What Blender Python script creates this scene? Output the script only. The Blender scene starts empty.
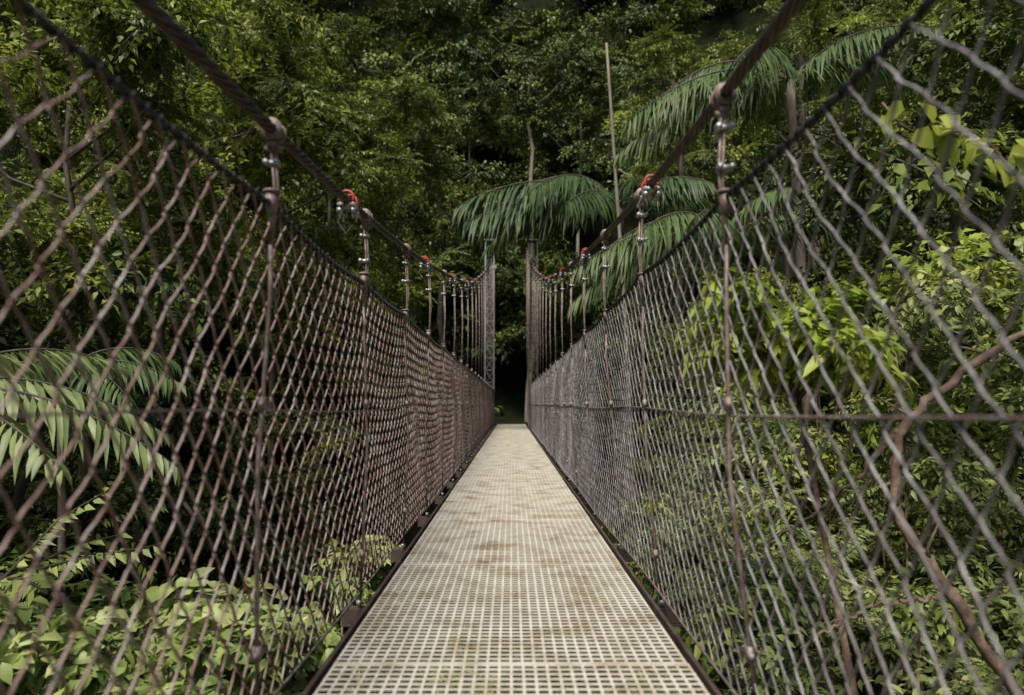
import bpy, math, random
import numpy as np
from mathutils import Vector
R=np.random.RandomState(7)
random.seed(7)
scene=bpy.context.scene
CAMZ=0.72
F=683.0
def W(px,py,y):
    return np.array([(px-511)*y/F, y, CAMZ+(404-py)*y/F])

# ------------------------------------------------------------ mesh builder
class MB:
    def __init__(s): s.v=[];s.f=[];s.m=[];s.t=[];s.n=0
    def add(s,v,f,mat=0,tint=0.5):
        v=np.asarray(v,float); s.v.append(v)
        n=s.n
        s.f.extend([tuple(int(i)+n for i in q) for q in f])
        s.m.extend([mat]*len(f))
        if np.isscalar(tint): s.t.extend([float(tint)]*len(f))
        else: s.t.extend(list(tint))
        s.n+=len(v)
    def obj(s,name,mats,smooth=True,parent=None,link=True):
        me=bpy.data.meshes.new(name)
        V=np.concatenate(s.v) if s.v else np.zeros((0,3))
        me.from_pydata(V.tolist(),[],s.f)
        for m in mats: me.materials.append(m)
        me.polygons.foreach_set('material_index',s.m)
        me.polygons.foreach_set('use_smooth',[smooth]*len(s.f))
        a=me.attributes.new('tint','FLOAT','FACE'); a.data.foreach_set('value',s.t)
        me.update()
        o=bpy.data.objects.new(name,me)
        if link: scene.collection.objects.link(o)
        if parent: o.parent=parent
        return o
def tube(P,r,sides=6,cap=True):
    P=np.asarray(P,float); n=len(P)
    r=np.ones(n)*r if np.isscalar(r) else np.asarray(r)
    T=np.gradient(P,axis=0); T/=np.linalg.norm(T,axis=1)[:,None]+1e-9
    d=P[-1]-P[0]
    ref=np.eye(3)[np.argmin(np.abs(d))]
    A=np.cross(T,ref); A/=np.linalg.norm(A,axis=1)[:,None]+1e-9
    B=np.cross(T,A)
    a=np.linspace(0,2*np.pi,sides,endpoint=False)
    V=P[:,None,:]+r[:,None,None]*(np.cos(a)[None,:,None]*A[:,None,:]+np.sin(a)[None,:,None]*B[:,None,:])
    V=V.reshape(-1,3)
    f=[]
    for i in range(n-1):
        for j in range(sides):
            k=(j+1)%sides
            f.append((i*sides+j,i*sides+k,(i+1)*sides+k,(i+1)*sides+j))
    if cap:
        f.append(tuple(range(sides))[::-1]); f.append(tuple((n-1)*sides+j for j in range(sides)))
    return V,f
def box(c,s):
    c=np.array(c);h=np.array(s)/2
    v=[c+h*np.array(q) for q in [(-1,-1,-1),(1,-1,-1),(1,1,-1),(-1,1,-1),(-1,-1,1),(1,-1,1),(1,1,1),(-1,1,1)]]
    return v,[(0,3,2,1),(4,5,6,7),(0,1,5,4),(1,2,6,5),(2,3,7,6),(3,0,4,7)]
def norm(a): return a/(np.linalg.norm(a,axis=-1,keepdims=True)+1e-9)
def leaves(mb,P,D,U,L,Wd,droop=0.25,fold=0.18,mat=0,tint=None,wide=0.35,simple=False):
    P=np.asarray(P,float);n=len(P)
    D=norm(np.asarray(D,float)); U=np.asarray(U,float)
    S=norm(np.cross(D,U)); N=norm(np.cross(S,D))
    L=np.ones(n)*L;Wd=np.ones(n)*Wd
    if tint is None: tint=R.rand(n)
    def pt(tt,side,w):
        return P+D*(L*tt)[:,None]+N*((-droop*tt*tt)*L+fold*abs(side)*w*Wd)[:,None]+S*(side*w*Wd*.5)[:,None]
    if simple:
        V=np.zeros((n,4,3));V[:,0]=pt(0,0,0);V[:,1]=pt(.42,-1,1);V[:,2]=pt(1,0,0);V[:,3]=pt(.42,1,1)
        mb.add(V.reshape(-1,3),[(4*i,4*i+1,4*i+2,4*i+3) for i in range(n)],mat,tint);return
    t=np.array([0,wide,.68,1.0]); hw=np.array([0,1.0,.72,0])
    V=np.zeros((n,8,3))
    V[:,0]=pt(0,0,0);V[:,1]=pt(t[1],0,0);V[:,2]=pt(t[2],0,0);V[:,3]=pt(1,0,0)
    V[:,4]=pt(t[1],-1,hw[1]);V[:,5]=pt(t[2],-1,hw[2]);V[:,6]=pt(t[1],1,hw[1]);V[:,7]=pt(t[2],1,hw[2])
    base=[(0,1,4),(4,1,2,5),(5,2,3),(0,6,1),(1,6,7,2),(2,7,3)]
    f=[]
    for i in range(n):
        o=i*8
        for q in base: f.append(tuple(o+k for k in q))
    mb.add(V.reshape(-1,3),f,mat,np.repeat(tint,6))

# ------------------------------------------------------------ materials
def newmat(name):
    m=bpy.data.materials.new(name);m.use_nodes=True
    return m,m.node_tree.nodes,m.node_tree.links,m.node_tree.nodes['Principled BSDF']
def ramp(N,stops):
    r=N.new('ShaderNodeValToRGB')
    e=r.color_ramp.elements
    e[0].position=stops[0][0];e[0].color=(*stops[0][1],1)
    e[1].position=stops[-1][0];e[1].color=(*stops[-1][1],1)
    for p,c in stops[1:-1]:
        q=e.new(p);q.color=(*c,1)
    return r
def leafmat(name,cols,trans=0.3,rough=0.45,spec=.4):
    m,N,L,b=newmat(name)
    at=N.new('ShaderNodeAttribute');at.attribute_name='tint'
    ir=N.new('ShaderNodeAttribute');ir.attribute_name='irand'
    oi=N.new('ShaderNodeObjectInfo')
    sm=N.new('ShaderNodeMath');sm.operation='ADD'
    L.new(oi.outputs['Random'],sm.inputs[0]);L.new(ir.outputs['Fac'],sm.inputs[1])
    fr=N.new('ShaderNodeMath');fr.operation='FRACT';L.new(sm.outputs[0],fr.inputs[0])
    a=N.new('ShaderNodeMath');a.operation='MULTIPLY';a.inputs[1].default_value=.45
    L.new(at.outputs['Fac'],a.inputs[0])
    c=N.new('ShaderNodeMath');c.operation='MULTIPLY_ADD';c.inputs[1].default_value=.55
    L.new(fr.outputs[0],c.inputs[0]);L.new(a.outputs[0],c.inputs[2])
    r=ramp(N,[(i/(len(cols)-1),k) for i,k in enumerate(cols)])
    L.new(c.outputs[0],r.inputs[0])
    col=r.outputs[0]
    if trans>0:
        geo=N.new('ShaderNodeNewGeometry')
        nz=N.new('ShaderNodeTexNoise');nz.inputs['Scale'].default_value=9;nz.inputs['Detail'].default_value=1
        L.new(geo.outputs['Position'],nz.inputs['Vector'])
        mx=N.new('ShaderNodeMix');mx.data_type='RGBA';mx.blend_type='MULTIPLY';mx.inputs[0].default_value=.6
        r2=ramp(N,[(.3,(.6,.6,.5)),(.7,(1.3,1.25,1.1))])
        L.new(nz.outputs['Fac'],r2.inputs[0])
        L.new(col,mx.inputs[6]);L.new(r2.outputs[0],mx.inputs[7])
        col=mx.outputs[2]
    L.new(col,b.inputs['Base Color'])
    b.inputs['Roughness'].default_value=rough
    b.inputs['Specular IOR Level'].default_value=spec
    if trans>0:
        tr=N.new('ShaderNodeBsdfTranslucent');L.new(col,tr.inputs['Color'])
        ms=N.new('ShaderNodeMixShader');ms.inputs[0].default_value=trans
        L.new(b.outputs[0],ms.inputs[1]);L.new(tr.outputs[0],ms.inputs[2])
        L.new(ms.outputs[0],N['Material Output'].inputs['Surface'])
    return m
def noisemat(name,stops,scale=8,rough=.7,metal=0.0,bump=.2,detail=6,scalev=None):
    m,N,L,b=newmat(name)
    geo=N.new('ShaderNodeNewGeometry')
    nz=N.new('ShaderNodeTexNoise');nz.inputs['Scale'].default_value=scale;nz.inputs['Detail'].default_value=detail
    nz.inputs['Roughness'].default_value=.65
    if scalev:
        mp=N.new('ShaderNodeVectorMath');mp.operation='MULTIPLY';mp.inputs[1].default_value=scalev
        L.new(geo.outputs['Position'],mp.inputs[0]);L.new(mp.outputs[0],nz.inputs['Vector'])
    else: L.new(geo.outputs['Position'],nz.inputs['Vector'])
    r=ramp(N,stops);L.new(nz.outputs['Fac'],r.inputs[0]);L.new(r.outputs[0],b.inputs['Base Color'])
    b.inputs['Roughness'].default_value=rough;b.inputs['Metallic'].default_value=metal
    if bump:
        bp=N.new('ShaderNodeBump');bp.inputs['Strength'].default_value=bump;bp.inputs['Distance'].default_value=.01
        L.new(nz.outputs['Fac'],bp.inputs['Height']);L.new(bp.outputs[0],b.inputs['Normal'])
    return m
M_rust=noisemat('rusty_wire',[(.32,(.13,.068,.048)),(.46,(.235,.15,.118)),(.58,(.32,.25,.22)),(.7,(.44,.40,.37))],9,.5,.15,0,4)
M_grey=noisemat('weathered_wire',[(.3,(.085,.070,.062)),(.5,(.20,.18,.17)),(.7,(.42,.40,.38))],9,.5,.2,0,4)
M_cable=noisemat('cable_steel',[(.3,(.03,.021,.018)),(.55,(.085,.055,.046)),(.75,(.18,.14,.12))],22,.5,.35,0,4)
M_dark=noisemat('dark_cable',[(.3,(.012,.010,.010)),(.7,(.055,.048,.046))],30,.6,.3,0,3)
M_galv=noisemat('galvanised_steel',[(.3,(.25,.24,.23)),(.6,(.50,.49,.48)),(.8,(.62,.60,.57))],30,.4,.5)
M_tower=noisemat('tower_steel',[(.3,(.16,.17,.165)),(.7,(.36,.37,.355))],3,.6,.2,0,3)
M_towerd=noisemat('tower_steel_dark',[(.3,(.022,.026,.018)),(.7,(.09,.095,.08))],3,.8,.1,0,3)  # darker copy of the tower steel, makes the right tower less visible
M_rod=noisemat('rod_steel',[(.3,(.12,.07,.055)),(.5,(.24,.175,.145)),(.75,(.40,.37,.35))],25,.55,.25)
M_red=noisemat('red_paint',[(.3,(.30,.03,.02)),(.7,(.5,.06,.04))],40,.45,0)
M_grate=noisemat('deck_grating_paint',[(.28,(.22,.14,.07)),(.38,(.46,.385,.27)),(.52,(.66,.60,.48)),(.8,(.77,.73,.62))],5.5,.42,.15,0,10)
M_beam=noisemat('edge_beam_rust',[(.3,(.03,.02,.015)),(.6,(.09,.06,.045)),(.8,(.17,.13,.10))],9,.75,.2)
M_bark=noisemat('bark',[(.3,(.035,.028,.02)),(.55,(.10,.08,.06)),(.75,(.20,.18,.14))],5,.85,0,.6,6,(3,3,.6))
M_twig=noisemat('twig',[(.3,(.03,.025,.015)),(.7,(.08,.065,.04))],5,.85,0,0,1)
M_pale=noisemat('pale_bark',[(.3,(.13,.11,.075)),(.7,(.30,.26,.19))],5,.8,0,.4,6,(3,3,.5))
M_deadw=noisemat('dead_wood',[(.3,(.05,.032,.022)),(.5,(.14,.09,.06)),(.7,(.28,.20,.15))],16,.85,0,.8,8)
M_ground=noisemat('forest_floor',[(.3,(.006,.008,.003)),(.6,(.014,.018,.007)),(.8,(.028,.028,.012))],1.3,1,0,0,6)  # near-black colour carries the deep shade in gaps between the foliage
M_ground.node_tree.nodes['Principled BSDF'].inputs['Specular IOR Level'].default_value=.05
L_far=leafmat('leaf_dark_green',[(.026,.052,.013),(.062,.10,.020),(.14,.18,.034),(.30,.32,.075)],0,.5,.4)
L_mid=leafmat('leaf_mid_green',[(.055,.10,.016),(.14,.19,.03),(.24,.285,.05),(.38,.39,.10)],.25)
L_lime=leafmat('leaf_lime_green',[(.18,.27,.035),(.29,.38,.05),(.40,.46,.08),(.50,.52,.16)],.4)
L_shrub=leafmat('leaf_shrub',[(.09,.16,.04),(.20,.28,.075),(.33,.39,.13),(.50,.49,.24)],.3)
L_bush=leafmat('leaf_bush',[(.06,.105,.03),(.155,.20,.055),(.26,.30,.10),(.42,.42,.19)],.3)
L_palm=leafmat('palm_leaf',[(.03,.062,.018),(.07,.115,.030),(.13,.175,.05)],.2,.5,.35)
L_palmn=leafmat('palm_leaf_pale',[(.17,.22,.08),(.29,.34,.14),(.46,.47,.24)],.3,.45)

# ------------------------------------------------------------ terrain
def hgt(x,y):
    x=np.asarray(x,float);y=np.asarray(y,float)
    ax=np.abs(x)
    base=np.interp(y,[-8,2,8,13,18,24.5,31,60,200],[-.4,-1.7,-4,-6,-5,-.25,0.0,42,90])
    side=np.where(ax>3,(ax-3)*1.15,0)
    side=np.minimum(side,60+ax*.05)
    h=base+side*np.interp(y,[-8,0,24,30],[.9,1,.8,.3])
    h+=np.clip(ax-1,0,1)*(.5*np.sin(x*.9+y*.5)+.35*np.sin(y*1.3-x*.6))
    return h
g=np.linspace(-1,1,200); gx=np.sign(g)*np.abs(g)**1.9*170; gy=gx+12
X,Y=np.meshgrid(gx,gy); Z=hgt(X,Y)
mb=MB(); n=200
mb.add(np.stack([X,Y,Z],-1).reshape(-1,3),[(j*n+i,j*n+i+1,(j+1)*n+i+1,(j+1)*n+i) for j in range(n-1) for i in range(n-1)])
mb.obj('ground',[M_ground])

# ------------------------------------------------------------ bridge
bridge=bpy.data.objects.new('suspension_footbridge',None);scene.collection.objects.link(bridge)
Y0,Y1=-1.6,24.6
P=.033
mb=MB()
yy=Y0; pi=0
HW=.495
while yy<Y1-.1:
    ln=36*P
    dz=R.uniform(-.0015,.0015);dx=R.uniform(-.002,.002)
    nl=int(round(2*HW/P)); xs=np.linspace(-HW+.006,HW-.006,nl+1)
    for x in xs:
        mb.add(*box((x+dx,yy+ln/2,-.0065+dz),(.0080,ln-.004,.011)))
    ys=np.linspace(yy+.008,yy+ln-.008,37)
    for j,y in enumerate(ys):
        e=j in(0,36)
        mb.add(*box((dx,y,-.0016+dz),(2*HW-.004,.014 if e else .0088,.0032)))
    yy+=ln;pi+=1
Y1=yy
mb.obj('deck_grating',[M_grate],False,bridge)
mb=MB()
for s in (-1,1):
    mb.add(*box((s*.512,(Y0+Y1)/2,-.03),(.012,Y1-Y0,.075)))
    mb.add(*box((s*.300,(Y0+Y1)/2,-.060),(.04,Y1-Y0,.05)))
mb.obj('edge_beams',[M_beam],False,bridge)
HY=[.6+1.1*i for i in range(-1,22)]
mb=MB()
for y in HY:
    mb.add(*box((0,y,-.117),(1.34,.05,.055)))
    mb.add(*box((0,y,-.149),(1.34,.075,.006)))
mb.obj('cross_beams',[M_beam],False,bridge)

cz=lambda y: CAMZ+np.interp(np.abs(y),[0,1.7,2.5,4,5.9,7.5,10.2,15,20,24.6],[.625,.685,.75,.90,1.15,1.38,1.80,2.9,4.2,5.75])
def csm(y,s):
    y=np.asarray(y,float)
    k=sum(cz(y+d) for d in (-.9,-.45,0,.45,.9))/5
    return k+(.10 if s>0 else 0.0)*np.clip(1-np.abs(y)/25,0,1)
def cx(y,s):
    return (-.61 if s<0 else .545)*np.ones_like(np.asarray(y,float))
for s in (-1,1):
    mb=MB()
    ys=np.arange(-2.2,11,.02)
    for k in range(6):
        ph=k*np.pi/3+ys*2*np.pi/.30
        Pp=np.stack([cx(ys,s)+.0105*np.cos(ph),ys,csm(ys,s)+.0105*np.sin(ph)],-1)
        mb.add(*tube(Pp,.0058,6))
    ys=np.arange(-2.2,24.9,.2)
    mb.add(*tube(np.stack([cx(ys,s),ys,csm(ys,s)],-1),np.where(ys<11,.0095,.0155),8))
    mb.add(*tube(np.array([[float(cx(0,s)),24.85,float(csm(24.8,s))],[float(cx(0,s))*1.4,32,2.2]]),.015,8))
    mb.obj('main_cable',[M_cable],True,bridge)

def ftop(s): return 1.225 if s<0 else 1.25
def fx(y,z,s):
    y=np.asarray(y,float)
    b=-.612 if s<0 else .59-.045*np.clip(z/1.2,0,1)
    w=np.clip(1-np.abs(z-.6)/.62,0,1)
    return b+s*w*(.016*np.sin(y*1.7+s)+.01*np.sin(y*4.3+2*s+z*3))
def sag(y,s):
    y=np.asarray(y,float);ph=((y-.6)/1.1)%1
    return -.018*np.sin(np.pi*ph)+.006*np.sin(y*2.3+s)
for s in (-1,1):
    mb=MB()
    w=.044;nrow=23
    Ht=ftop(s)+.03
    for i,yc in enumerate(np.arange(-.6,24.5,w)):
        k=np.arange(nrow+1)
        sg=(1 if i%2==0 else -1)*np.where(k%2==0,1,-1)
        yk=yc+sg*(w/2+.0018)
        zk=-.03+Ht*k/nrow
        yk=yk+.007*np.sin(k*.7+yc*5)+.005*np.sin(yc*11+k*1.3)+R.normal(0,.0016,len(k)); zk=zk+.004*np.sin(yc*3.1)+R.normal(0,.0016,len(k))
        pts=[]
        for j in range(nrow):
            a=np.array([yk[j],zk[j]]);b=np.array([yk[j+1],zk[j+1]])
            d=.0036*(1 if sg[j]>0 else -1)
            # slight S-bend along every leg of the woven wire
            nrm=np.array([-(b-a)[1],(b-a)[0]]);nrm/=np.linalg.norm(nrm)
            p=a+(b-a)*.07;q=a+(b-a)*.93
            pts.append((d,*p));
            if yc<6:
                pts.append((d*1.1,*(a+(b-a)*.33+nrm*.0014)));pts.append((d*1.1,*(a+(b-a)*.67-nrm*.0014)))
            pts.append((d,*q))
        pts=np.array(pts)
        zt=np.clip(pts[:,2]/ftop(s),0,1)
        PP=np.stack([fx(pts[:,1],pts[:,2],s)+pts[:,0],pts[:,1],pts[:,2]+zt*sag(pts[:,1],s)],-1)
        sides=6 if yc<3.5 else (4 if yc<9 else 3)
        a=np.linspace(0,2*np.pi,sides,endpoint=False)+.4
        r=.0028
        V=(PP[:,None,:]+r*np.stack([np.cos(a),np.sin(a),0*a],-1)[None]).reshape(-1,3)
        nn=len(PP)
        f=[(q*sides+t,q*sides+(t+1)%sides,(q+1)*sides+(t+1)%sides,(q+1)*sides+t) for q in range(nn-1) for t in range(sides)]
        mb.add(V,f,0)
    ys=np.arange(-1.5,24.6,.06)
    zt=ftop(s)+sag(ys,s)
    mb.add(*tube(np.stack([fx(ys,1.22,s),ys,zt],-1),.006,7),mat=1)
    yh=np.arange(-1.5,12,.006)
    ph=yh*2*np.pi/.044
    mb.add(*tube(np.stack([fx(yh,1.22,s)+.0085*np.cos(ph),yh,ftop(s)+sag(yh,s)+.0085*np.sin(ph)],-1),.0030,4),mat=1)
    for zz,rr in ((.70,.0026),(-.025,.0045)):
        zs=zz+.008*np.sin(ys*2.1+s)
        mb.add(*tube(np.stack([fx(ys,zz,s)-s*.006,ys,zs],-1),rr,6),mat=2)
    for q in range(26):
        y=R.uniform(.8,12);z=R.uniform(.1,1.15)
        x=float(fx(y,z,s))-s*.008
        mb.add(*tube([[x,y,z],[x-s*.012,y+.02,z-.03],[x-s*.004,y+.035*R.uniform(-1,1),z-.08]],.0017,5),mat=2)
    mb.obj('chain_link_fence',[M_rust if s<0 else M_grey,M_dark,M_rod],True)

def clip(mb,c,sx,scale=1.0):
    c=np.array(c,float);k=scale
    mb.add(*box(c+[0,0,0],(.046*k,.022*k,.013*k)),mat=1)
    for e in (-1,1):
        mb.add(*tube([c+[e*.017*k,-.017*k,0],c+[e*.017*k,.026*k,0]],.0042*k,8),mat=1)
        mb.add(*tube([c+[e*.017*k,-.022*k,0],c+[e*.017*k,-.010*k,0]],.0095*k,6),mat=1)
    t=np.linspace(0,np.pi,9)
    mb.add(*tube(np.stack([c[0]+.017*k*np.cos(t),c[1]+.024*k+.012*k*np.sin(t),c[2]+0*t],-1),.0042*k,6),mat=1)
for s in (-1,1):
    mb=MB()
    for i,y in enumerate(HY):
        top=float(csm(y,s)); xt=float(cx(y,s)); xb=.60*s if s>0 else -.606
        mb.add(*tube([[xt,y-.022,top],[xt,y+.022,top]],[.0235,.0235],12),mat=2)
        for e in(-1,1):
            mb.add(*tube([[xt,y+e*.018-.003,top],[xt,y+e*.018+.003,top]],.028,12),mat=2)
        mb.add(*tube([[xt,y,top-.02],[xt,y,top-.045]],[.012,.017],10),mat=2)
        mb.add(*tube([[xt-.02,y,top-.048],[xt+.02,y,top-.048]],.0085,8),mat=2)
        zj=1.10
        for e in(-1,1):
            mb.add(*tube([[xt+e*.0055,y,top-.04],[xt*.98+e*.0045,y,(top+zj)/2],[xt+.0*e,y,zj]],.0042,6),mat=0)
        x1=float(fx(y,.6,s))-s*.010
        mb.add(*tube([[xt,y,zj+.02],[xt-s*.004,y,1.0],[x1,y,.55],[xb,y,-.13]],.0058,7),mat=0)
        c1=top-.085
        clip(mb,(xt,y,c1),s,.95 if s>0 else .8)
        if top-.20>1.28: clip(mb,(xt,y,top-.19),s,.9)
        mb.add(*tube([[xt,y,1.205],[xt,y,1.255]],[.014,.018],10),mat=2)
        mb.add(*tube([[xt,y,1.255],[xt,y,1.262]],[.022,.022],10),mat=2)
        for zz in (.72,.12):
            xx=np.interp(zz,[-.13,.55,1.0],[xb,x1,xt-s*.004])
            mb.add(*tube([[xx,y,zz-.018],[xx,y,zz+.018]],.011,6),mat=2)
            mb.add(*box((xx-s*.004,y,zz),(.010,.05,.014)),mat=2)
        mb.add(*tube([[xb,y,-.06],[xb,y,-.078]],.013,6),mat=1)
    mb.obj('hangers',[M_rod,M_galv,M_rod],True,bridge)
for s in (-1,1):
    mb=MB()
    for y in ([2.5,4.75,7,9.3,11.5] if s<0 else [2.62,4.95,7.2,9.4,11.6]):
        top=float(csm(y,s));x=float(cx(y,s))
        t=np.linspace(-.5,np.pi+.5,14)
        for dy in(-.028,.028):
            mb.add(*tube(np.stack([x+.026*np.cos(t),y+dy+0*t,top+.004+.027*np.sin(t)],-1),.0055,8),mat=0)
        mb.add(*box((x,y,top-.024),(.062,.085,.013)),mat=1)
        for dy in(-.028,.028):
            for e in(-1,1):
                mb.add(*tube([[x+e*.024,y+dy,top-.012],[x+e*.024,y+dy,top-.072]],.0052,8),mat=1)
                mb.add(*tube([[x+e*.024,y+dy,top-.050],[x+e*.024,y+dy,top-.034]],.0125,6),mat=1)
        mb.add(*tube([[x-.02,y,top-.02],[x-.045,y+.03,top-.07],[x-.02,y+.05,top-.11],[x+.01,y+.03,top-.08]],.0028,5),mat=1)
    mb.obj('cable_clamps',[M_red,M_galv],True,bridge)

# lattice towers
for s in (-1,1):
    mb=MB()
    c=np.array([s*.80,25.0]);h=.16;zt=6.75;zb=-1.2
    cor=[c+[-h,-h],c+[h,-h],c+[h,h],c+[-h,h]]
    for p in cor: mb.add(*box((p[0],p[1],(zt+zb)/2),(.042,.042,zt-zb)))
    nz=int((zt-zb)/.45)
    for k in range(nz):
        z0=zb+k*.45;z1=z0+.45
        for a in range(4):
            p,q=cor[a],cor[(a+1)%4]
            if (k+a)%2: mb.add(*tube([[*p,z0],[*q,z1]],.015,4))
            else: mb.add(*tube([[*q,z0],[*p,z1]],.015,4))
            mb.add(*tube([[*p,z0],[*q,z0]],.013,4))
    mb.add(*box((c[0],c[1],zt+.02),(.42,.42,.05)))
    mb.add(*box((c[0]-s*.12,c[1]-.1,zt-1.0),(.25,.2,.12)))
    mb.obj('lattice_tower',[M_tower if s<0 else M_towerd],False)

# ------------------------------------------------------------ leaf clumps
def clump(name,mat,nt,nl,rad,L,Wd,flat=.5,droop=.3,pin=False,simple=False):
    mb=MB()
    for k in range(nt):
        az=R.uniform(0,2*np.pi);el=R.uniform(-.35,1.1)
        d=np.array([np.cos(az)*np.cos(el),np.sin(az)*np.cos(el),np.sin(el)*flat])
        ln=rad*R.uniform(.65,1.05)
        t=np.linspace(0,1,6)
        bend=R.uniform(.1,.35)*ln
        C=t[:,None]*d*ln-np.array([0,0,1])*(t**2*bend)[:,None]+R.normal(0,.02*rad,(6,3))*t[:,None]
        if simple: mb.add(*tube(C[[0,3,5]],np.array([.014,.009,.004])*rad,3,False),mat=1)
        else: mb.add(*tube(C,np.linspace(.014,.004,6)*rad,3,False),mat=1)
        n=nl
        tt=np.sort(R.uniform(.22,1,n)) if not pin else np.linspace(.15,1,n)
        Pn=np.stack([np.interp(tt,t,C[:,j]) for j in range(3)],-1)
        td=norm(C[-1]-C[0])
        side=norm(np.cross(td,[0,0,1]))
        sg=np.where(np.arange(n)%2==0,1,-1)[:,None]
        if pin:
            D=side*sg+td*.55+R.normal(0,.12,(n,3))+np.array([0,0,-.25]);off=0
        else:
            D=side*sg*R.uniform(.2,1,(n,1))+td*R.uniform(.2,1,(n,1))+R.normal(0,.4,(n,3))+np.array([0,0,-.3])
            off=R.normal(0,.07*rad,(n,3))
        U=np.array([0,0,1])+R.normal(0,.35,(n,3))
        leaves(mb,Pn+off,D,U,L*R.uniform(.6,1.15,n),Wd*R.uniform(.7,1.1,n),droop,simple=simple)
    return mb.obj(name,[mat,M_twig],True,None,False)
def coll(name,objs):
    c=bpy.data.collections.new(name)
    for o in objs: c.objects.link(o)
    return c
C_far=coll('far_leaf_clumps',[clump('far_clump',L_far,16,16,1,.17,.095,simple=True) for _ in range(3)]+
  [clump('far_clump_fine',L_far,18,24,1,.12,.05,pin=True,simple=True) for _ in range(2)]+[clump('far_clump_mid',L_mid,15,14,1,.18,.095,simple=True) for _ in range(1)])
C_mid=coll('mid_leaf_clumps',[clump('mid_clump',L_mid,16,16,1,.18,.085,simple=True) for _ in range(3)]+[clump('mid_clump_fine',L_mid,20,26,1,.12,.045,pin=True,simple=True) for _ in range(2)]+[clump('mid_lime',L_lime,14,14,1,.19,.09,simple=True)])
C_shrub=coll('shrub_clumps',[clump('shrub_clump',L_shrub,11,11,1,.38,.24,droop=.35) for _ in range(4)])
C_fine=coll('fine_shrub_clumps',[clump('fine_clump',L_bush,14,14,1,.20,.085,droop=.3) for _ in range(3)]+[clump('fine_clump_b',L_mid,13,13,1,.24,.10) for _ in range(1)]+[clump('fine_clump_c',L_bush,16,22,1,.15,.055,pin=True,simple=True) for _ in range(2)])
C_lime=coll('lime_clumps',[clump('lime_clump',L_lime,9,9,1,.46,.20,droop=.4) for _ in range(3)])

def scatter(name,P,S,col,parent=None,tilt=.35,real=True):
    P=np.asarray(P,float);n=len(P)
    me=bpy.data.meshes.new(name);me.from_pydata(P.tolist(),[],[])
    a=me.attributes.new('rot','FLOAT_VECTOR','POINT')
    rot=np.stack([R.normal(0,tilt,n),R.normal(0,tilt,n),R.uniform(0,6.28,n)],-1)
    a.data.foreach_set('vector',rot.ravel())
    a=me.attributes.new('scl','FLOAT','POINT');a.data.foreach_set('value',np.asarray(S,float))
    a=me.attributes.new('idx','INT','POINT');a.data.foreach_set('value',R.randint(0,len(col.objects),n).astype(np.int32))
    a=me.attributes.new('irand','FLOAT','POINT');a.data.foreach_set('value',R.rand(n))
    o=bpy.data.objects.new(name,me);scene.collection.objects.link(o)
    if parent:o.parent=parent
    ng=bpy.data.node_groups.new('scatter_'+name,'GeometryNodeTree')
    ng.interface.new_socket('Geometry',in_out='INPUT',socket_type='NodeSocketGeometry')
    ng.interface.new_socket('Geometry',in_out='OUTPUT',socket_type='NodeSocketGeometry')
    N=ng.nodes;Lk=ng.links
    gi=N.new('NodeGroupInput');go=N.new('NodeGroupOutput')
    ip=N.new('GeometryNodeInstanceOnPoints')
    ci=N.new('GeometryNodeCollectionInfo');ci.inputs['Collection'].default_value=col
    ci.inputs['Separate Children'].default_value=True;ci.inputs['Reset Children'].default_value=True
    def na(nm,tp):
        q=N.new('GeometryNodeInputNamedAttribute');q.data_type=tp;q.inputs['Name'].default_value=nm
        return [x for x in q.outputs if x.enabled and x.name=='Attribute'][0]
    Lk.new(gi.outputs[0],ip.inputs['Points']);Lk.new(ci.outputs[0],ip.inputs['Instance'])
    ip.inputs['Pick Instance'].default_value=True
    Lk.new(na('idx','INT'),ip.inputs['Instance Index'])
    Lk.new(na('rot','FLOAT_VECTOR'),ip.inputs['Rotation'])
    Lk.new(na('scl','FLOAT'),ip.inputs['Scale'])
    out=ip.outputs[0]
    if real:
        rz=N.new('GeometryNodeRealizeInstances');Lk.new(out,rz.inputs[0]);out=rz.outputs[0]
    Lk.new(out,go.inputs[0])
    md=o.modifiers.new('scatter','NODES');md.node_group=ng
    return o
def crown_pts(c,rx,rz,n):
    d=norm(R.normal(0,1,(n,3)));d[:,2]=np.where(d[:,2]<-.3,-d[:,2],d[:,2])
    rr=R.uniform(.55,1.0,(n,1))
    return np.array(c)+d*rr*np.array([rx,rx,rz])
def ok(P,clear=1.9):
    inside=(np.abs(P[:,0])<clear)&(P[:,1]<26.5)&(P[:,2]>-1.6)
    near=(P[:,1]<7)&(np.abs(P[:,0])<3.0)&(P[:,2]>-2)
    cam=np.linalg.norm(P-[0,0,CAMZ],axis=1)<3.6
    tun=(np.abs(P[:,0])<1.3)&(P[:,1]<33)&(P[:,2]>-1.6)&(P[:,2]<2.4)
    return ~(inside|near|cam|tun)

def mass(name,N,xr,yr,zfun,rr,col,nper=(9,16),sc=(.55,1.0)):
    PP=[];
    for _ in range(N):
        y=R.uniform(*yr)
        x=R.uniform(*xr) if xr else R.uniform(-.78*y,.78*y)
        z=zfun(x,y);r=R.uniform(*rr)
        PP.append(crown_pts((x,y,z),r,r*.7,R.randint(*nper)))
    PP=np.concatenate(PP);PP=PP[ok(PP)]
    PP=PP[PP[:,2]>hgt(PP[:,0],PP[:,1])-.3]
    PP=PP[(np.abs(PP[:,0])<PP[:,1]*.95+3)]
    return scatter(name,PP,R.uniform(*sc,len(PP)),col)
zs=lambda x,y: float(hgt(x,y))+R.uniform(.2,5.5)
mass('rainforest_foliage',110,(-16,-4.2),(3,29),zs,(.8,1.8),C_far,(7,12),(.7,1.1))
mass('rainforest_foliage',110,(4.2,16),(3,29),zs,(.8,1.8),C_far,(7,12),(.7,1.1))
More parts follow.
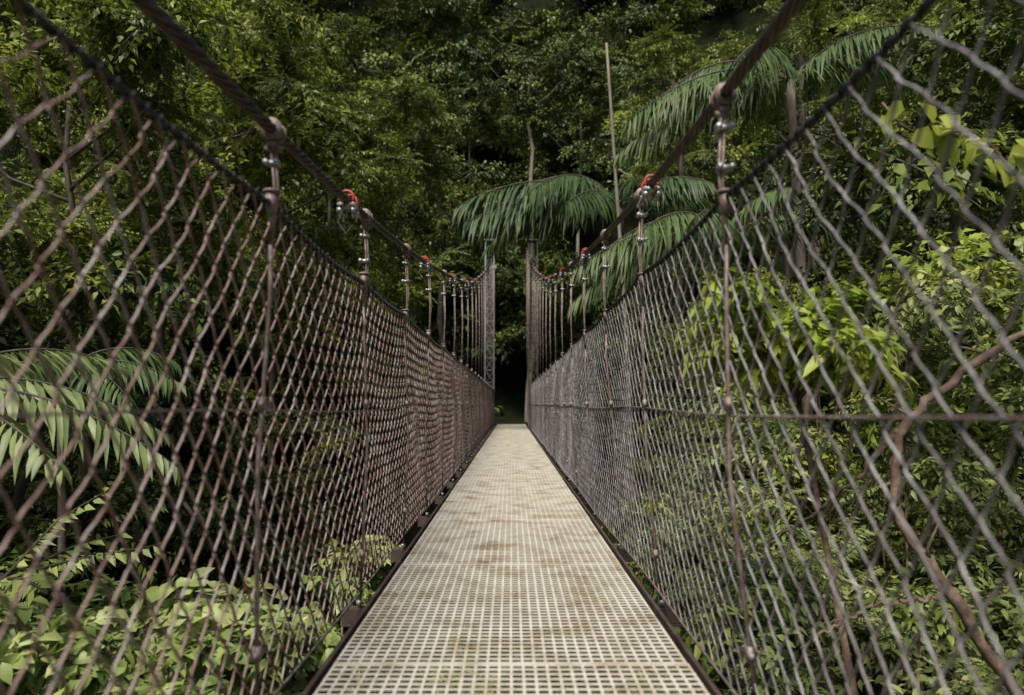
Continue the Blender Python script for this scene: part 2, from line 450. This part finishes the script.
mass('hillside_foliage',250,None,(30,54),lambda x,y: float(hgt(x,y))+R.uniform(.3,6.5),(1.6,3.2),C_far,(8,13),(1.3,2.2))
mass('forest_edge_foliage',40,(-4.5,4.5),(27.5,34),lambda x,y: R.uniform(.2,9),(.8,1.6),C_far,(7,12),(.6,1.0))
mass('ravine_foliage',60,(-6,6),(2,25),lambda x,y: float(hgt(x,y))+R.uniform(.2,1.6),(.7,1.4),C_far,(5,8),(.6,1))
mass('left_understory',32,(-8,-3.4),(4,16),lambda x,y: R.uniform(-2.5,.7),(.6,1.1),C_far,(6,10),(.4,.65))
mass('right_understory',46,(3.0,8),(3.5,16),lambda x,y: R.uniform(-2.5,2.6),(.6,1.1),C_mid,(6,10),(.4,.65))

# ------------------------------------------------------------ trees
def tree(name,x,y,ztop,r,lean=(0,0),crown=None,mat=M_bark,limbs=5,col=C_far,csc=(.6,1.0),lo=.55):
    z0=float(hgt(x,y))-.4
    t=np.linspace(0,1,10);wob=R.normal(0,.10,(10,3));wob[:,2]=0;wob[0]=0
    C=np.stack([x+lean[0]*t,y+lean[1]*t,z0+(ztop-z0)*t],-1)+wob
    rad=r*(1-.6*t);rad[0]*=1.5
    tt=np.linspace(0,1,28)
    Ci=np.stack([np.interp(tt,t,C[:,j]) for j in range(3)],-1)
    mb=MB();mb.add(*tube(Ci,np.interp(tt,t,rad),9))
    tips=[C[-1]]
    for k in range(limbs):
        u=R.uniform(lo,.97);p=np.array([np.interp(u,t,C[:,j]) for j in range(3)])
        az=R.uniform(0,6.28);ln=R.uniform(1.2,2.4)*(crown or 1)/1.5
        e=p+np.array([np.cos(az)*ln,np.sin(az)*ln,ln*.6]);m=(p+e)/2+[0,0,-.15]
        mb.add(*tube([p,m,e],[r*.4,r*.25,r*.1],6));tips.append(e)
    o=mb.obj(name,[mat])
    if crown:
        PP=np.concatenate([crown_pts(tp,crown*.8,crown*.55,9) for tp in tips]);PP=PP[ok(PP)]
        scatter('crown',PP,R.uniform(*csc,len(PP)),col,o)
    return o
tree('rainforest_tree',.75,29.5,15.5,.15,(.15,0),1.5,M_pale,4,lo=.85)
tree('rainforest_tree',3.0,31,14,.12,(.2,0),1.4,M_pale,4,lo=.8)
tree('rainforest_tree',-2.1,32,14.5,.09,(.1,0),1.3,M_bark,4,lo=.8)
tree('rainforest_tree',-3.0,30,14,.17,(-.4,0),1.7,M_bark,5)
tree('rainforest_tree',-6.5,24,12,.2,(.5,0),1.8,M_bark,6)
tree('rainforest_tree',6.3,26,13,.18,(-.4,0),1.8,M_pale,6)
tree('rainforest_tree',-5.5,10,6.0,.10,(.5,0),1.3,M_bark,9,C_mid,(.55,.85))
tree('rainforest_tree',-5.0,7.2,4.0,.06,(.3,0),1.1,M_bark,9,C_mid,(.45,.65))
tree('rainforest_tree',-4.2,14,5.4,.08,(.4,0),1.3,M_bark,8,C_mid,(.5,.8))
tree('rainforest_tree',-3.4,19,7.6,.09,(.3,0),1.5,M_bark,9,C_mid,(.55,.9))
tree('rainforest_tree',-5.6,16,8.6,.10,(.3,0),1.5,M_bark,9,C_mid,(.55,.9))
tree('rainforest_tree',-8,13,8.8,.15,(.5,0),1.7,M_bark,8,C_mid,(.6,1.0))
tree('rainforest_tree',5.6,14,5.3,.12,(0,0),1.3,M_bark,5,C_far,(.45,.7))
tree('rainforest_tree',5.0,20,10.5,.14,(0,0),1.5,M_bark,7,C_mid,(.5,.8))
tree('rainforest_tree',8.5,18,11,.2,(-.6,0),1.6,M_bark,6,C_mid,(.5,.8))
tree('rainforest_tree',5.2,7.2,3.0,.08,(-.4,0),.9,M_bark,6,C_far,(.35,.55))
tree('rainforest_tree',9.5,11,8,.16,(-.8,0),1.5,M_bark,6,C_mid,(.5,.8))
z0=float(hgt(3.0,16))
mb=MB();t=np.linspace(0,1,16)
mb.add(*tube(np.stack([np.interp(t,[0,.55,1],[2.95,2.70,2.32]),16+0*t,z0+(9.5-z0)*t],-1),np.linspace(.07,.032,16),8))
for k in range(5):
    u=.6+.07*k;zz=z0+(9.5-z0)*u;xx=float(np.interp(u,[0,.55,1],[2.95,2.70,2.32]))
    mb.add(*tube([[xx,16,zz],[xx+.1*(-1)**k,16,zz+.08]],[.012,.004],5))
mb.obj('bare_tree_trunk',[M_pale])

# ------------------------------------------------------------ palms
def frond(mb,base,az,el,L,nl,ll,lw,droop,mat=0,hang=.5,twist=0):
    t=np.linspace(0,1,16)
    d=np.array([np.cos(az),np.sin(az),0])
    hx=L*(np.cos(el)*t+.10*t*t);hz=L*(np.sin(el)*t-droop*t**2.0)
    C=np.array(base)+d*hx[:,None]+np.array([0,0,1])*hz[:,None]
    mb.add(*tube(C,np.linspace(.028,.006,16)*L/3,5),mat=1)
    tt=np.linspace(.12,1,nl)
    P=np.stack([np.interp(tt,t,C[:,j]) for j in range(3)],-1)
    T=norm(np.gradient(P,axis=0));S=norm(np.cross(T,[0,0,1]))
    pro=np.sin(np.pi*np.clip(.12+tt*.8,0,1))**.6
    for s in(-1,1):
        D=S*s*R.uniform(.85,1.1,(nl,1))+T*(.35+.5*tt)[:,None]+np.array([0,0,-hang])*R.uniform(.6,1.4,(nl,1))+R.normal(0,.10,(nl,3))
        U=np.array([0,0,1])+S*s*.25+R.normal(0,.2,(nl,3))
        leaves(mb,P,D,U,ll*pro*R.uniform(.75,1.1,nl),lw*R.uniform(.7,1.1,nl),.4,.12,mat,wide=.3)
def palm(name,c,specs,mat,ll,lw,trunk=.09,nl=46,hang=.5,tm=M_bark):
    mb=MB();c=np.array(c,float);z0=float(hgt(c[0],c[1]))-.3
    t=np.linspace(0,1,14)
    mb.add(*tube(np.stack([c[0]+.25*np.sin(t*2)*(1-t),c[1]+0*t,z0+(c[2]-z0)*t],-1),trunk*(1.2-.3*t),9),mat=1)
    for az,el,L,dr in specs: frond(mb,c,math.radians(az),math.radians(el),L,nl,ll*L/3,lw,dr,0,hang)
    return mb.obj(name,[mat,tm])
c=W(622,204,18)
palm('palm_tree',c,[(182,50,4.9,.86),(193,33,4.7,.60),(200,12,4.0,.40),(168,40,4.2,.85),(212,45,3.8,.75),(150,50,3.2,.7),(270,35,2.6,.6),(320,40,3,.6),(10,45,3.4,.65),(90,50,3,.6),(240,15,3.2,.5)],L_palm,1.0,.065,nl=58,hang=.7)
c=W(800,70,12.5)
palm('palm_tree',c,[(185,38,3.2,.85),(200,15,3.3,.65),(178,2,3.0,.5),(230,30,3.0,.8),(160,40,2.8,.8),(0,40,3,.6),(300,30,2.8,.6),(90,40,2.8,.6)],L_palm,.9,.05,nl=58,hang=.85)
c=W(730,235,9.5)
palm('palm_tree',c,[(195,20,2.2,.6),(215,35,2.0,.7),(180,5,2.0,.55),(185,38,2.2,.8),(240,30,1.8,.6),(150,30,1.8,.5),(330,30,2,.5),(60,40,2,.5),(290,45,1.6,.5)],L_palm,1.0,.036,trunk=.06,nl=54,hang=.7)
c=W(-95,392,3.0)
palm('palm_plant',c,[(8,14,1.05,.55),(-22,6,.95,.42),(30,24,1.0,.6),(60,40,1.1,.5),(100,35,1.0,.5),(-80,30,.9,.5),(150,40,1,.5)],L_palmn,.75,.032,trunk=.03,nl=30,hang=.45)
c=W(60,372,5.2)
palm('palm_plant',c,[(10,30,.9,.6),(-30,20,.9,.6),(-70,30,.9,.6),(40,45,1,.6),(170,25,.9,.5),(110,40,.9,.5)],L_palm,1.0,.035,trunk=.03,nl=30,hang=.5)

# ------------------------------------------------------------ near shrubs
def shrub(name,boxes,col,sc,stemn=18):
    PP=[]
    for (x0,x1,y0,y1,z0,z1,n) in boxes:
        PP.append(np.stack([R.uniform(x0,x1,n),R.uniform(y0,y1,n),R.uniform(z0,z1,n)],-1))
    PP=np.concatenate(PP)
    mb=MB()
    for k in range(stemn):
        p=PP[R.randint(len(PP))]
        zb=float(hgt(p[0],p[1]))-.1
        q=np.array([p[0]+R.normal(0,.25),p[1]+R.normal(0,.25),zb])
        m=(p+q)/2+R.normal(0,.08,3)
        mb.add(*tube([q,m,p],[.016,.012,.006],6))
    o=mb.obj(name,[M_deadw])
    scatter('leaf_clumps',PP,R.uniform(*sc,len(PP)),col,o)
    return o
shrub('leafy_shrub',[(-2.9,-.98,1.75,2.9,-.8,-.24,85),(-3.5,-1.0,2.8,4.2,-.85,-.33,70),(-1.25,-.9,3.0,5.5,-.7,-.3,14),(-1.8,-.95,1.1,1.8,-.75,-.40,22)],C_shrub,(.20,.32),30)
shrub('leafy_bush',[(.95,2.6,1.6,2.6,-.8,-.34,55),(1.05,3.4,2.6,4.6,-.85,-.14,80),(1.2,3.2,4.2,7,-.7,.10,50),(.95,1.3,3,6.5,-.6,-.2,20)],C_fine,(.26,.42),34)
shrub('rainforest_shrub',[(2.3,4.3,3.2,5.5,-.2,1.5,30),(1.9,3.0,5.0,7.5,.0,1.2,20)],C_fine,(.34,.55),20)
a=W(772,330,2.9)
P_=[a+np.array([R.normal(0,.16),R.normal(0,.16),R.normal(0,.12)]) for _ in range(30)]
P_=[p for p in P_ if p[0]>.84]
mb=MB()
root=np.array([1.6,3.1,float(hgt(1.6,3.1))-.1])
hub=a+[.15,.1,-.3]
mb.add(*tube([root,(root+hub)/2+[.06,0,.1],hub],[.022,.017,.011],7))
for p in P_: mb.add(*tube([hub,(hub+p)/2+[0,0,.04],p],[.007,.005,.003],5))
o=mb.obj('leafy_sapling',[M_deadw]);scatter('leaf_clumps',P_,R.uniform(.17,.25,len(P_)),C_lime,o)
# climbing vine
mb=MB()
pts=[W(1100,260,2.3),W(1030,170,2.2),W(985,120,2.15),W(930,128,2.1),W(893,95,2.1)]
pt=np.array(pts);ti=np.linspace(0,4,40)
C=np.stack([np.interp(ti,range(5),pt[:,j]) for j in range(3)],-1);C+=.012*np.sin(ti*5)[:,None]
mb.add(*tube(C,.004,6),mat=1)
p2=[W(1100,260,2.3),W(1150,520,2.4),np.array([2.3,2.4,float(hgt(2.3,2.4))-.1])]
mb.add(*tube(p2,.006,6),mat=1)
n=52
idx=np.clip((R.beta(1,1.4,n)*39).astype(int),0,39);Pn=C[idx]+R.normal(0,.035,(n,3))
D=R.normal(0,.6,(n,3))+[0,-.2,-.9];U=R.normal(0,.4,(n,3))+[0,-.8,.6]
leaves(mb,Pn,D,U,R.uniform(.05,.105,n),R.uniform(.04,.08,n),.2,.1,0,wide=.25)
mb.obj('climbing_vine',[L_lime,M_deadw])
# dead branches
mb=MB()
def br(px,r0,r1,sub=True):
    P=np.array([W(*q) for q in px]);ti=np.linspace(0,len(P)-1,40)
    C=np.stack([np.interp(ti,range(len(P)),P[:,j]) for j in range(3)],-1)
    C=(C+np.roll(C,1,0)+np.roll(C,-1,0))/3; C[0]=P[0];C[-1]=P[-1]
    C=C+R.normal(0,.006,(40,3))
    mb.add(*tube(C,np.linspace(r0,r1,40)*R.uniform(.85,1.2,40),9))
    if sub:
        for k in (12,19,26,33):
            e=C[k]+R.normal(0,.14,3)+[0,0,.08];mb.add(*tube([C[k],(C[k]+e)/2+R.normal(0,.02,3),e],[r1*.7,r1*.45,r1*.2],6))
br([(1120,900,2.5),(1000,690,2.5),(940,590,2.5),(905,540,2.55),(885,500,2.6),(895,430,2.6),(940,390,2.6),(1000,345,2.65),(1060,320,2.7)],.024,.013)
br([(895,430,2.6),(860,470,2.7),(800,520,3.0),(720,560,3.4)],.012,.005)
br([(940,590,2.5),(860,600,2.6),(790,640,2.7)],.009,.004)
mb.obj('dead_branch',[M_deadw])

# ------------------------------------------------------------ light, world, camera
el=math.radians(55);rot=math.radians(196)
w=bpy.data.worlds.new('World');scene.world=w;w.use_nodes=True
N=w.node_tree.nodes;bg=N['Background'];sky=N.new('ShaderNodeTexSky');sky.sky_type='NISHITA';sky.sun_disc=False
sky.sun_elevation=el;sky.sun_rotation=rot
w.node_tree.links.new(sky.outputs[0],bg.inputs[0]);bg.inputs[1].default_value=.15
sd=bpy.data.lights.new('sun','SUN');sd.energy=5.0;sd.angle=math.radians(18);sd.color=(1,.95,.87)
so=bpy.data.objects.new('sun',sd);scene.collection.objects.link(so)
dirv=Vector((math.sin(rot)*math.cos(el),math.cos(rot)*math.cos(el),math.sin(el)))
so.rotation_euler=dirv.to_track_quat('Z','Y').to_euler();so.location=(0,-5,20)
cd=bpy.data.cameras.new('camera');co=bpy.data.objects.new('camera',cd);scene.collection.objects.link(co)
co.location=(0,0,CAMZ);co.rotation_euler=(math.radians(90+4.73),0,math.radians(-.05))
cd.lens=24;cd.sensor_width=36;cd.clip_start=.05;cd.clip_end=600
cd.dof.use_dof=True;cd.dof.focus_distance=4.5;cd.dof.aperture_fstop=2.2
scene.camera=co
scene.view_settings.view_transform='Standard'
print('ok')
